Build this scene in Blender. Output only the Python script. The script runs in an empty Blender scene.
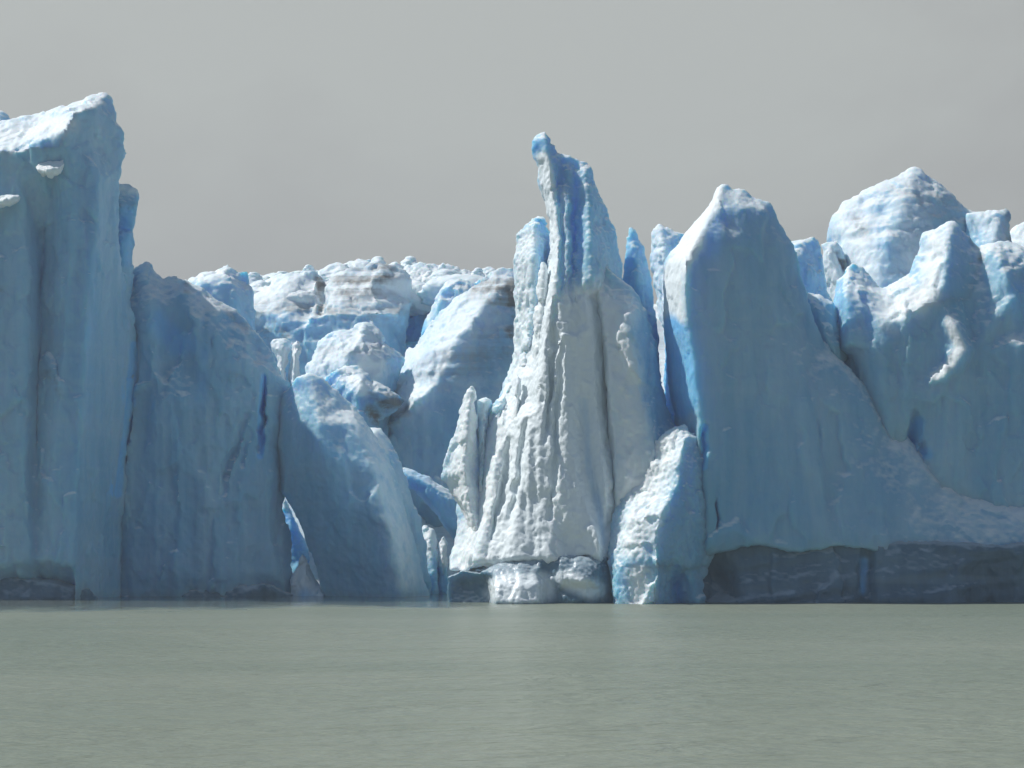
import bpy, math, random
import numpy as np
from mathutils import Vector
from mathutils.geometry import delaunay_2d_cdt

random.seed(7)
rng = np.random.default_rng(7)
scene = bpy.context.scene
COL = scene.collection
R = math.radians
FOC, HORIZON, CAM_H = 2000.0, 547.0, 4.0     # focal length in pixels, eye-level row, eye height (m)

# ------------------------------------------------------------------ noise
def _hash(ix, iy, iz, seed):
    h = (ix.astype(np.uint32) * np.uint32(374761393) + iy.astype(np.uint32) * np.uint32(668265263)
         + iz.astype(np.uint32) * np.uint32(2147483647) + np.uint32((seed * 974634777) & 0xffffffff))
    h = (h ^ (h >> np.uint32(13))) * np.uint32(1274126177)
    h = (h ^ (h >> np.uint32(16))) * np.uint32(2246822519)
    h ^= h >> np.uint32(15)
    return h.astype(np.float32) / np.float32(4294967295.0)

def noise3(P, seed=0):
    """smooth value noise in -1..1 at points P (n,3)"""
    I = np.floor(P).astype(np.int64)
    f = (P - I).astype(np.float32)
    u = f * f * f * (f * (f * 6 - 15) + 10)
    out = np.zeros(len(P), np.float32)
    for dx in (0, 1):
        wx = u[:, 0] if dx else 1 - u[:, 0]
        for dy in (0, 1):
            wy = u[:, 1] if dy else 1 - u[:, 1]
            for dz in (0, 1):
                wz = u[:, 2] if dz else 1 - u[:, 2]
                out += wx * wy * wz * _hash(I[:, 0] + dx, I[:, 1] + dy, I[:, 2] + dz, seed)
    return out * 2 - 1

def chips3(P, seed):
    """broken angular faces: every random cell is one tilted plane"""
    I = np.floor(P).astype(np.int64)
    bd = np.full(len(P), 1e9, np.float32); out = np.zeros(len(P), np.float32)
    for dx in (-1, 0, 1):
        for dy in (-1, 0, 1):
            for dz in (-1, 0, 1):
                a, b, c = I[:, 0] + dx, I[:, 1] + dy, I[:, 2] + dz
                h = [_hash(a, b, c, seed + k) for k in range(5)]
                vx, vy, vz = P[:, 0] - a - h[0], P[:, 1] - b - h[1], P[:, 2] - c - h[2]
                d = vx * vx + vy * vy + vz * vz
                m = d < bd
                bd[m] = d[m]
                val = (h[3] - 0.5) * 0.7 + (h[4] - 0.5) * 1.3 * vx + (h[1] - 0.5) * 1.3 * vz + (h[0] - 0.5) * 0.6 * vy
                out[m] = val[m]
    return out

def smoothstep(a, b, x):
    t = np.clip((x - a) / (b - a), 0, 1)
    return t * t * (3 - 2 * t)

# ------------------------------------------------------------------ sculpting
def outline_field(poly, X, Y):
    """signed distance to a closed outline and the relief value of its nearest point"""
    n = len(poly)
    best = np.full(X.shape, 1e9, np.float32); dv = np.zeros(X.shape, np.float32)
    inside = np.zeros(X.shape, bool)
    for i in range(n):
        x0, y0, d0 = poly[i]; x1, y1, d1 = poly[(i + 1) % n]
        ex, ey = x1 - x0, y1 - y0
        L = ex * ex + ey * ey + 1e-9
        t = np.clip(((X - x0) * ex + (Y - y0) * ey) / L, 0, 1)
        dist = (X - x0 - t * ex) ** 2 + (Y - y0 - t * ey) ** 2
        m = dist < best
        best = np.where(m, dist, best); dv = np.where(m, d0 + t * (d1 - d0), dv)
        c = (y0 > Y) != (y1 > Y)
        if abs(ey) > 1e-9:
            inside ^= c & (X < ex * (Y - y0) / ey + x0)
    s = np.sqrt(best)
    return np.where(inside, -s, s), dv

def line_dist(line, X, Y):
    best = np.full(X.shape, 1e9, np.float32); tt = np.zeros(X.shape, np.float32)
    if len(line) == 1:
        return np.hypot(X - line[0][0], Y - line[0][1]), tt
    for i in range(len(line) - 1):
        x0, y0 = line[i][:2]; x1, y1 = line[i + 1][:2]
        ex, ey = x1 - x0, y1 - y0
        t = np.clip(((X - x0) * ex + (Y - y0) * ey) / (ex * ex + ey * ey + 1e-9), 0, 1)
        d = np.hypot(X - x0 - t * ex, Y - y0 - t * ey)
        m = d < best
        best = np.where(m, d, best); tt = np.where(m, (i + t) / (len(line) - 1), tt)
    return best, tt

def blur(F, sig):
    if sig <= 0: return F
    r = max(1, int(3 * sig)); k = np.exp(-0.5 * (np.arange(-r, r + 1) / sig) ** 2); k /= k.sum()
    for ax in (0, 1):
        pad = [(0, 0), (0, 0)]; pad[ax] = (r, r)
        G = np.pad(F, pad, mode='edge')
        F = sum(k[j] * np.take(G, np.arange(j, j + F.shape[ax]), axis=ax) for j in range(2 * r + 1))
    return F

def relief_field(poly, lines, X, Y, q, outer):
    pts, edges = [], []
    n = len(poly)
    for i in range(n):
        x0, y0, d0 = poly[i]; x1, y1, d1 = poly[(i + 1) % n]
        k = max(1, int(math.hypot(x1 - x0, y1 - y0) / 14))
        for j in range(k):
            t = j / k
            pts.append((x0 + t * (x1 - x0), y0 + t * (y1 - y0), d0 + t * (d1 - d0)))
    for ln in lines:
        b = len(pts)
        pts += [tuple(map(float, p)) for p in ln]
        edges += [(b + j, b + j + 1) for j in range(len(ln) - 1)]
    res = delaunay_2d_cdt([Vector(p[:2]) for p in pts], edges, [], 0, 1e-4)
    vs, fs, orig = res[0], res[2], res[3]
    P = np.array(pts)
    vz = []
    for v, o in zip(vs, orig):
        if o: vz.append(pts[o[0]][2])
        else: vz.append(P[np.argmin((P[:, 0] - v.x) ** 2 + (P[:, 1] - v.y) ** 2), 2])
    F = outer.copy()
    x_0, y_0 = X[0, 0], Y[0, 0]
    for f in fs:
        (ax, ay), (bx, by), (cx, cy) = [(vs[i].x, vs[i].y) for i in f]
        az, bz, cz = [vz[i] for i in f]
        den = (by - cy) * (ax - cx) + (cx - bx) * (ay - cy)
        if abs(den) < 1e-6: continue
        i0 = max(0, int((min(ax, bx, cx) - x_0) / q)); i1 = min(X.shape[0] - 1, int((max(ax, bx, cx) - x_0) / q) + 1)
        j0 = max(0, int((min(ay, by, cy) - y_0) / q)); j1 = min(X.shape[1] - 1, int((max(ay, by, cy) - y_0) / q) + 1)
        if i1 < i0 or j1 < j0: continue
        xs, ys = X[i0:i1 + 1, j0:j1 + 1], Y[i0:i1 + 1, j0:j1 + 1]
        a = ((by - cy) * (xs - cx) + (cx - bx) * (ys - cy)) / den
        b = ((cy - ay) * (xs - cx) + (ax - cx) * (ys - cy)) / den
        c = 1 - a - b
        m = (a >= -1e-4) & (b >= -1e-4) & (c >= -1e-4)
        sub = F[i0:i1 + 1, j0:j1 + 1]
        sub[m] = (a * az + b * bz + c * cz)[m]
    return F

def surface_nets(f, org, step):
    """quad surface of f<0 on a regular grid"""
    s = f < 0
    c = [s[dx:s.shape[0] - 1 + dx, dy:s.shape[1] - 1 + dy, dz:s.shape[2] - 1 + dz]
         for dx in (0, 1) for dy in (0, 1) for dz in (0, 1)]
    cnt = sum(a.astype(np.int8) for a in c)
    act = (cnt > 0) & (cnt < 8)
    idx = np.full(act.shape, -1, np.int64)
    I = np.argwhere(act); idx[act] = np.arange(len(I))
    corners = [(dx, dy, dz) for dx in (0, 1) for dy in (0, 1) for dz in (0, 1)]
    vals = [f[I[:, 0] + a, I[:, 1] + b, I[:, 2] + d] for a, b, d in corners]
    acc = np.zeros((len(I), 3)); num = np.zeros(len(I))
    for a in range(8):
        for b in range(a + 1, 8):
            pa, pb = np.array(corners[a]), np.array(corners[b])
            if abs(pa - pb).sum() != 1: continue
            m = (vals[a] < 0) != (vals[b] < 0)
            t = np.where(m, vals[a] / (vals[a] - vals[b] + 1e-12), 0)
            acc += np.where(m[:, None], pa + t[:, None] * (pb - pa), 0); num += m
    V = np.array(org) + (I + acc / num[:, None]) * np.array(step)
    quads = []
    for ax in range(3):
        sl0 = [slice(None)] * 3; sl1 = [slice(None)] * 3
        sl0[ax] = slice(0, -1); sl1[ax] = slice(1, None)
        a, b = s[tuple(sl0)], s[tuple(sl1)]
        E = np.argwhere(a != b)
        u, w = (ax + 1) % 3, (ax + 2) % 3
        E = E[(E[:, u] > 0) & (E[:, w] > 0) & (E[:, u] < s.shape[u] - 1) & (E[:, w] < s.shape[w] - 1)]
        flip = b[tuple(E.T)]
        o = []
        for du, dw in ((-1, -1), (0, -1), (0, 0), (-1, 0)):
            K = E.copy(); K[:, u] += du; K[:, w] += dw
            o.append(idx[tuple(K.T)])
        Q = np.stack(o, 1)
        Q[flip] = Q[flip][:, ::-1]
        quads.append(Q)
    return V, np.concatenate(quads)

def vert_normals(V, Q):
    n = np.cross(V[Q[:, 2]] - V[Q[:, 0]], V[Q[:, 3]] - V[Q[:, 1]])
    N = np.zeros_like(V)
    for k in range(4):
        for a in range(3):
            N[:, a] += np.bincount(Q[:, k], n[:, a], len(V))
    return N / (np.linalg.norm(N, axis=1, keepdims=True) + 1e-9)

def make_mesh(name, V, Q, tint, mat):
    me = bpy.data.meshes.new(name)
    me.vertices.add(len(V)); me.vertices.foreach_set('co', V.astype(np.float32).ravel())
    me.loops.add(Q.size); me.loops.foreach_set('vertex_index', Q.astype(np.int32).ravel())
    me.polygons.add(len(Q)); me.polygons.foreach_set('loop_start', np.arange(0, Q.size, 4, dtype=np.int32))
    me.polygons.foreach_set('use_smooth', np.ones(len(Q), bool))
    a = me.attributes.new('tint', 'FLOAT_COLOR', 'POINT')
    a.data.foreach_set('color', tint.astype(np.float32).ravel())
    me.update(calc_edges=True); me.validate()
    me.materials.append(mat)
    return me

def tag(o, label=None, cat=None, group=None, kind=None):
    if label: o['label'] = label
    if cat: o['category'] = cat
    if group: o['group'] = group
    if kind: o['kind'] = kind
    return o

def thing(name, px, Y, label, cat, group=None):
    o = bpy.data.objects.new(name, None); COL.objects.link(o)
    o.location = ((px - 512) * Y / FOC, Y, 0)
    return tag(o, label, cat, group)

def seen(a, b, d, Y):
    r = (Y - d) / Y
    return (512 + (a - 512) * r, HORIZON + (b - HORIZON) * r, d)

_seed = [0]
def sculpt(name, Y, poly, lines=(), parent=None, base_d=3.0, thick=8.0, taper=0.4, q=2.0, soft=1.5, k=0.5,
           cracks=(), blue=(), dirt=(), snow=(), rough=0.35, flute=0.0, grain=0.05, mat=None, cut=None, closed=False,
           lump=1.0, strata=0.0, facet=0.3, scallop=0.35, dscale=1.0, chip=0.22):
    """One solid of ice: an outline drawn at its own distance Y, a relief of metres towards the viewer,
    a back that narrows away, cracks, and noise on every side.  Returns the linked object."""
    _seed[0] += 1; seed = _seed[0]
    mat = mat or M['ice']
    s = Y / FOC
    poly = [(p[0], p[1], p[2] if len(p) > 2 else (0.0 if (p[1] < 600 or closed) else base_d)) for p in poly]
    poly = [(a_, b_, c_ * dscale) for a_, b_, c_ in poly]; lines = [[seen(a_, b_, c_ * dscale, Y) for a_, b_, c_ in ln] for ln in lines]
    xs = [p[0] for p in poly]; ys = [p[1] for p in poly]
    pad = 4 * q
    gx = np.arange(min(xs) - pad, max(xs) + pad + q, q); gy = np.arange(max(ys) + pad, min(ys) - pad - q, -q)
    GX, GY = np.meshgrid(gx, gy[::-1], indexing='ij')
    # rough the outline itself a little so no edge is drawn with a ruler
    P2 = np.stack([GX.ravel() * s, GY.ravel() * s, np.full(GX.size, seed * 3.7)], 1)
    wob = (noise3(P2 * 0.9, seed) * 0.22 + noise3(P2 * 2.3, seed + 50) * 0.12).reshape(GX.shape) * min(1.0, rough / 0.35)
    S2, dv = outline_field(poly, GX, GY)
    F = relief_field(poly, lines, GX, GY, q, dv)
    F = blur(F, soft / q * 1.6)
    for ln, w, dep in cracks:
        ln = [seen(a_, b_, F[min(max(int((a_ - gx[0]) / q), 0), F.shape[0] - 1), min(max(int((b_ - gy[-1]) / q), 0), F.shape[1] - 1)], Y)[:2] for a_, b_ in ln]
        d, t = line_dist(ln, GX + noise3(P2 * 1.2, seed + 9).reshape(GX.shape) * 2.5, GY)
        F = F - dep * np.clip(1 - d / w, 0, 1) ** 0.7 * np.sin(np.pi * np.clip(t * 0.9 + 0.05, 0, 1)) ** 0.5
    if flute:
        fl = noise3(np.stack([P2[:, 0] * 0.55, P2[:, 1] * 0.07, P2[:, 2]], 1), seed + 3)
        fl2 = noise3(np.stack([P2[:, 0] * 1.5, P2[:, 1] * 0.14, P2[:, 2]], 1), seed + 4)
        F = F + flute * (0.5 - np.abs(fl) + 0.35 * (0.5 - np.abs(fl2))).reshape(GX.shape)
    if strata:                                           # old snow layers weathered into low steps
        la = noise3(np.stack([P2[:, 0] * 0.10, P2[:, 1] * 0.75 + P2[:, 0] * 0.12, P2[:, 2]], 1), seed + 31)
        lb = noise3(np.stack([P2[:, 0] * 0.22, P2[:, 1] * 1.9 + P2[:, 0] * 0.3, P2[:, 2]], 1), seed + 32)
        F = F + strata * (0.7 * (0.4 - np.abs(la)) + 0.35 * lb).reshape(GX.shape) * smoothstep(0, 10, -S2)
    if facet:                                            # broken faces: a patchwork of tilted planes, taller than wide
        rg = np.random.default_rng(seed); cw, ch = 2.6, 5.5
        w_, h_ = (gx[-1] - gx[0]) * s, (gy[0] - gy[-1]) * s
        cx_, cy_ = np.meshgrid(np.arange(-0.5, w_ / cw + 1), np.arange(-0.5, h_ / ch + 1), indexing='ij')
        cx_ = (cx_.ravel() + rg.uniform(-.45, .45, cx_.size)) * cw; cy_ = (cy_.ravel() + rg.uniform(-.45, .45, cy_.size)) * ch
        off = rg.uniform(-.6, .6, cx_.size); tx = rg.uniform(-.45, .45, cx_.size); ty = rg.uniform(-.22, .22, cx_.size)
        u_ = (GX - gx[0]) * s + noise3(P2 * 0.8, seed + 21).reshape(GX.shape) * 0.5; v_ = (GY - gy[-1]) * s + noise3(P2 * 0.8, seed + 22).reshape(GX.shape) * 0.8
        num = np.zeros(GX.shape); den = np.full(GX.shape, 1e-12)
        dmin2 = np.min([((u_ - a_) / cw) ** 2 + ((v_ - b_) / ch) ** 2 for a_, b_ in zip(cx_, cy_)], axis=0)
        for a_, b_, o_, p_, r_ in zip(cx_, cy_, off, tx, ty):
            wgt = np.exp(-(((u_ - a_) / cw) ** 2 + ((v_ - b_) / ch) ** 2 - dmin2) * 32)
            num += wgt * (o_ + p_ * (u_ - a_) + r_ * (v_ - b_)); den += wgt
        F = F + facet * num / den * smoothstep(0, 12, -S2)
    F = F[:, ::-1]; S2 = (S2 * s + wob)[:, ::-1]          # z upwards
    st = q * s; sty = st * 1.4
    zz = CAM_H - (gy - HORIZON) * s
    X0 = (gx[0] - 512) * s
    dmax = float(F.max()) + 1.0; dmin = min(0.0, float(F.min()))
    y0 = Y - dmax - 2 * sty
    ny = int((dmax + thick + 5 * sty) / sty) + 2
    yy = y0 + np.arange(ny) * sty
    gxF, gzF = np.gradient(F, st)
    inv = 1 / np.sqrt(1 + np.minimum(gxF ** 2 + gzF ** 2, 9.0))
    a = S2[:, None, :] + taper * np.maximum(0, yy - Y)[None, :, None]
    b = ((Y - F)[:, None, :] - yy[None, :, None]) * inv[:, None, :]
    c = (yy - (Y + thick))[None, :, None]
    h = np.maximum(k - np.abs(a - b), 0) / k
    f = np.maximum(a, b) + h * h * k * 0.25
    f = np.maximum(f, c).astype(np.float32)
    V, Qd = surface_nets(f, (X0, yy[0], zz[0]), (st, sty, st))
    N = vert_normals(V, Qd)
    # chunky, scalloped ice: sharp crests between shallow hollows
    An = np.array([1, 1, 0.45])
    n1 = noise3(V * 0.28 * An + seed * 5.1, seed); n2 = noise3(V * 0.75 * An + seed * 2.3, seed + 1)
    n3 = noise3(V * 1.9 * np.array([1, 1, 0.6]), seed + 2); n4 = noise3(V * 4.6, seed + 5)
    n2s = scallop * (0.35 - np.abs(n2)) + (1 - scallop) * 0.5 * n2; n3s = scallop * (0.35 - np.abs(n3)) + (1 - scallop) * 0.5 * n3
    disp = lump * (0.55 * n1 + 0.4 * n2s) * rough * 1.3 + 0.35 * rough * n3s + grain * n4
    if chip:
        wp = V + np.stack([n2, n3, n1], 1) * 0.25
        disp = disp + chip * (chips3(wp * np.array([0.62, 0.62, 0.36]), seed) + 0.4 * chips3(wp * np.array([1.7, 1.7, 1.2]), seed + 7))
    V = V + N * disp[:, None]
    px = V[:, 0] / V[:, 1] * FOC + 512; py = HORIZON - (V[:, 2] - CAM_H) / V[:, 1] * FOC
    wx = px + n2 * 4; wy = py + n1 * 4
    T = np.zeros((len(V), 4)); T[:, 3] = 1
    for ch, items in ((0, blue), (1, dirt), (2, snow)):  # snow also paints sunlit faces, dirt one shaded side
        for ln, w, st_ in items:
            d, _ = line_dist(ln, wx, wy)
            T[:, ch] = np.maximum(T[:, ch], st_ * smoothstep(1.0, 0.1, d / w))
    # origin at the base
    org = np.array(parent.location) if parent else np.array([(np.mean(xs) - 512) * s, Y, max(0.0, float(V[:, 2].min()))])
    V = V - org
    def link(nm, Vv, Qq, Tt, par):
        o = bpy.data.objects.new(nm, make_mesh(nm, Vv, Qq, Tt, mat)); COL.objects.link(o)
        if par: o.parent = par
        else: o.location = org
        return o
    if cut:                                              # lift one region off as a part of its own
        cname, cpoly = cut
        cs, _ = outline_field([(p[0], p[1], 0) for p in cpoly], px, py)
        inside = (cs < 0)
        m = inside[Qd].sum(1) >= 3
        def sub(Qs):
            u, iv = np.unique(Qs, return_inverse=True)
            return V[u], iv.reshape(Qs.shape), T[u]
        link(cname, *sub(Qd[m]), parent)
        Vv, Qq, Tt = sub(Qd[~m])
        return link(name, Vv, Qq, Tt, parent)
    return link(name, V, Qd, T, parent)

# ------------------------------------------------------------------ materials
M = {}
def nodes_of(name):
    m = bpy.data.materials.new(name); m.use_nodes = True
    nt = m.node_tree
    for n in list(nt.nodes): nt.nodes.remove(n)
    out = nt.nodes.new('ShaderNodeOutputMaterial'); bs = nt.nodes.new('ShaderNodeBsdfPrincipled')
    nt.links.new(bs.outputs[0], out.inputs[0])
    return m, nt, bs

def N_(nt, t, **kw):
    n = nt.nodes.new(t)
    for k_, v in kw.items():
        if k_.startswith('i_'):
            key = k_[2:]
            n.inputs[int(key) if key.isdigit() else key.replace('_', ' ')].default_value = v
        else: setattr(n, k_, v)
    return n

def ramp(nt, src, a, b, ca=(0, 0, 0, 1), cb=(1, 1, 1, 1)):
    r = nt.nodes.new('ShaderNodeValToRGB')
    r.color_ramp.elements[0].position = a; r.color_ramp.elements[0].color = ca
    r.color_ramp.elements[1].position = b; r.color_ramp.elements[1].color = cb
    nt.links.new(src, r.inputs[0]); return r.outputs[0]

def math_(nt, op, a, b=None, c=None, clamp=False):
    n = N_(nt, 'ShaderNodeMath', operation=op, use_clamp=clamp)
    for i, v in enumerate((a, b, c)):
        if v is None: continue
        if isinstance(v, (int, float)): n.inputs[i].default_value = v
        else: nt.links.new(v, n.inputs[i])
    return n.outputs[0]

def mix(nt, f, a, b):
    n = N_(nt, 'ShaderNodeMix', data_type='RGBA')
    for sock, v in ((n.inputs[0], f), (n.inputs[6], a), (n.inputs[7], b)):
        if isinstance(v, (int, float)): sock.default_value = v
        elif isinstance(v, tuple): sock.default_value = v if len(v) == 4 else (*v, 1)
        else: nt.links.new(v, sock)
    return n.outputs[2]

def tex(nt, vec, scale, detail=4, rough=0.55, stretch=(1, 1, 1), dist=0.0):
    mp = N_(nt, 'ShaderNodeMapping'); mp.inputs['Scale'].default_value = stretch
    nt.links.new(vec, mp.inputs[0])
    t = N_(nt, 'ShaderNodeTexNoise'); t.inputs['Scale'].default_value = scale; t.inputs['Detail'].default_value = detail
    t.inputs['Roughness'].default_value = rough; t.inputs['Distortion'].default_value = dist
    nt.links.new(mp.outputs[0], t.inputs['Vector']); return t.outputs[0]

def ice_material(name, pale, deep, snow_on=1.0, wet=0.0, sss=0.6):
    m, nt, bs = nodes_of(name); L = nt.links.new
    geo = N_(nt, 'ShaderNodeNewGeometry'); pos = geo.outputs['Position']
    at = N_(nt, 'ShaderNodeAttribute', attribute_name='tint'); sep = N_(nt, 'ShaderNodeSeparateColor'); L(at.outputs['Color'], sep.inputs[0])
    sn = N_(nt, 'ShaderNodeSeparateXYZ'); L(geo.outputs['Normal'], sn.inputs[0])
    big = tex(nt, pos, 0.16, 5, 0.55, (1, 1, 0.45)); streak = tex(nt, pos, 0.8, 5, 0.6, (1, 1, 0.10))
    mid = tex(nt, pos, 0.9, 6, 0.62); fine = tex(nt, pos, 3.4, 5, 0.65); layer = tex(nt, pos, 0.55, 5, 0.6, (0.10, 0.10, 1.6), 0.6)
    v = math_(nt, 'ADD', math_(nt, 'MULTIPLY', big, 0.55), math_(nt, 'MULTIPLY', streak, 0.45))
    col = mix(nt, ramp(nt, v, 0.36, 0.66), deep, pale)
    # wind-packed snow and weathered crust: on what faces up, and where it clings; tint also whitens sunlit faces
    up = math_(nt, 'MULTIPLY', ramp(nt, math_(nt, 'ADD', sn.outputs[2], math_(nt, 'MULTIPLY', math_(nt, 'SUBTRACT', mid, 0.5), 0.5)), 0.34, 0.68), 0.9 * snow_on)
    snow_and_lit = math_(nt, 'MULTIPLY', sep.outputs[2], ramp(nt, math_(nt, 'ADD', mid, math_(nt, 'MULTIPLY', sep.outputs[2], 0.35)), 0.42, 0.72))
    sm = math_(nt, 'MAXIMUM', up, snow_and_lit)
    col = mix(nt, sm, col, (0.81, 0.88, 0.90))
    bl = math_(nt, 'MULTIPLY', sep.outputs[0], ramp(nt, math_(nt, 'ADD', streak, math_(nt, 'MULTIPLY', sep.outputs[0], 0.5)), 0.45, 0.85))
    col = mix(nt, bl, col, (0.20, 0.54, 0.90))
    # paler bubbly layers in the old ice
    bedding = tex(nt, pos, 0.5, 4, 0.55, (0.10, 0.10, 1.1), 0.5)
    col = mix(nt, math_(nt, 'MULTIPLY', ramp(nt, bedding, 0.52, 0.66), math_(nt, 'MULTIPLY', math_(nt, 'SUBTRACT', 1.0, sm), 0.10)), col, (0.62, 0.75, 0.80))
    # rock dust lying in layers; tint also greys the dome's shaded side
    dm = math_(nt, 'MULTIPLY', sep.outputs[1], ramp(nt, math_(nt, 'ADD', math_(nt, 'MULTIPLY', layer, 0.6), math_(nt, 'MULTIPLY', mid, 0.4)), 0.44, 0.64), clamp=True)
    col = mix(nt, math_(nt, 'MULTIPLY', dm, 0.85), col, (0.15, 0.135, 0.115))
    spk = math_(nt, 'MULTIPLY', ramp(nt, tex(nt, pos, 2.2, 3, 0.7), 0.70, 0.76), 0.22)
    col = mix(nt, spk, col, (0.24, 0.26, 0.27))
    L(col, bs.inputs['Base Color'])
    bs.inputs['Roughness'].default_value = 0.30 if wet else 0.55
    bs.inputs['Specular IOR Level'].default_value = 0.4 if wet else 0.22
    if sss:
        L(math_(nt, 'MULTIPLY', sss, math_(nt, 'SUBTRACT', 1.0, math_(nt, 'MULTIPLY', sm, 0.75))), bs.inputs['Subsurface Weight'])
        bs.inputs['Subsurface Radius'].default_value = (0.22, 0.85, 1.5)
        bs.inputs['Subsurface Scale'].default_value = 1.8
    b1 = N_(nt, 'ShaderNodeBump'); b1.inputs['Strength'].default_value = 0.3; b1.inputs['Distance'].default_value = 0.2; L(mid, b1.inputs['Height'])
    b2 = N_(nt, 'ShaderNodeBump'); b2.inputs['Strength'].default_value = 0.5; b2.inputs['Distance'].default_value = 0.07; L(fine, b2.inputs['Height']); L(b1.outputs[0], b2.inputs['Normal'])
    b3 = N_(nt, 'ShaderNodeBump'); b3.inputs['Strength'].default_value = 0.35; b3.inputs['Distance'].default_value = 0.3; L(streak, b3.inputs['Height']); L(b2.outputs[0], b3.inputs['Normal'])
    L(b3.outputs[0], bs.inputs['Normal'])
    return m

M['ice'] = ice_material('glacier_ice', (0.40, 0.625, 0.77, 1), (0.20, 0.465, 0.68, 1))
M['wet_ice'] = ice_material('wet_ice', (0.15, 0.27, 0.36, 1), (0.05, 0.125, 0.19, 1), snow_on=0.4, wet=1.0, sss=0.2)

def water_material():
    m, nt, bs = nodes_of('silty_water'); L = nt.links.new
    geo = N_(nt, 'ShaderNodeNewGeometry'); pos = geo.outputs['Position']
    a = tex(nt, pos, 0.035, 4, 0.55, (0.5, 1, 1), 0.5); b = tex(nt, pos, 0.35, 4, 0.6, (0.6, 1, 1))
    L(mix(nt, ramp(nt, a, 0.35, 0.7), (0.180, 0.215, 0.166), (0.245, 0.270, 0.213)), bs.inputs['Base Color'])
    sp = N_(nt, 'ShaderNodeSeparateXYZ'); L(pos, sp.inputs[0])
    edge = tex(nt, pos, 0.05, 5, 0.6, (1.0, 0.5, 1))
    yy_ = math_(nt, 'ADD', sp.outputs[1], math_(nt, 'MULTIPLY', math_(nt, 'SUBTRACT', edge, 0.5), 75))
    cy = N_(nt, 'ShaderNodeMapRange', interpolation_type='SMOOTHSTEP'); L(yy_, cy.inputs[0]); cy.inputs[1].default_value = 122; cy.inputs[2].default_value = 140
    cx = N_(nt, 'ShaderNodeMapRange', interpolation_type='SMOOTHSTEP'); L(sp.outputs[0], cx.inputs[0]); cx.inputs[1].default_value = 4; cx.inputs[2].default_value = -8
    calm = math_(nt, 'MULTIPLY', cy.outputs[0], cx.outputs[0])                  # sheltered water is smooth
    ri = N_(nt, 'ShaderNodeMapRange'); L(calm, ri.inputs[0]); ri.inputs[3].default_value = 1.18; ri.inputs[4].default_value = 1.36; L(ri.outputs[0], bs.inputs['IOR'])
    rr = N_(nt, 'ShaderNodeMapRange'); L(calm, rr.inputs[0]); rr.inputs[3].default_value = 0.33; rr.inputs[4].default_value = 0.03; L(rr.outputs[0], bs.inputs['Roughness'])
    gust = ramp(nt, tex(nt, pos, 0.05, 4, 0.6, (0.35, 1, 1), 0.6), 0.35, 0.65, (0.45, 0.45, 0.45, 1), (1, 1, 1, 1))
    rough_w = math_(nt, 'MULTIPLY', gust, math_(nt, 'SUBTRACT', 1.0, math_(nt, 'MULTIPLY', calm, 0.9)))
    w1 = tex(nt, pos, 0.55, 5, 0.55, (0.45, 1, 1), 0.5); w2 = tex(nt, pos, 2.6, 3, 0.5, (0.5, 1, 1))
    b1 = N_(nt, 'ShaderNodeBump'); L(rough_w, b1.inputs['Strength']); b1.inputs['Distance'].default_value = 0.6; L(w1, b1.inputs['Height'])
    b2 = N_(nt, 'ShaderNodeBump'); L(rough_w, b2.inputs['Strength']); b2.inputs['Distance'].default_value = 0.22; L(w2, b2.inputs['Height']); L(b1.outputs[0], b2.inputs['Normal'])
    L(b2.outputs[0], bs.inputs['Normal'])
    return m
M['water'] = water_material()

# ------------------------------------------------------------------ water and the glacier behind the front
def sheet(name, xs, ys, zf, mat, tint=(0, 0, 0, 1)):
    GX, GY = np.meshgrid(xs, ys, indexing='ij'); Z = zf(GX, GY)
    V = np.stack([GX.ravel(), GY.ravel(), Z.ravel()], 1)
    nx, ny = GX.shape; I = np.arange(nx * ny).reshape(nx, ny)
    Q = np.stack([I[:-1, :-1].ravel(), I[1:, :-1].ravel(), I[1:, 1:].ravel(), I[:-1, 1:].ravel()], 1)
    T = np.tile(np.array(tint, float), (len(V), 1))
    o = bpy.data.objects.new(name, make_mesh(name, V, Q, T, mat)); COL.objects.link(o); return o

tag(sheet('water', np.linspace(-1500, 1500, 40), np.linspace(-1500, 1500, 40), lambda x, y: np.zeros_like(x), M['water']), kind='structure')

def glacier_z(x, y):
    t = np.clip((y - 163) / 230, 0, 1)
    base = np.interp(y, [177, 181, 185, 193, 210, 234, 270, 330, 420, 520], [-3, 4.0, 8, 12, 18, 26, 33, 42, 52, 58])
    P = np.stack([x.ravel(), y.ravel(), np.zeros(x.size)], 1)
    n = (np.abs(noise3(P * 0.06, 91)) * -5 + 2 + noise3(P * 0.17, 92) * 1.4 + (0.35 - np.abs(noise3(P * 0.4, 93))) * 1.0).reshape(x.shape)
    return base + n * np.clip((y - 177) / 12, 0, 1)
tag(sheet('glacier', np.arange(-170, 170, 0.9), np.arange(176.5, 520, 0.9), glacier_z, M['ice'], (0, 0.35, 0.9, 1)), kind='structure')

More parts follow.
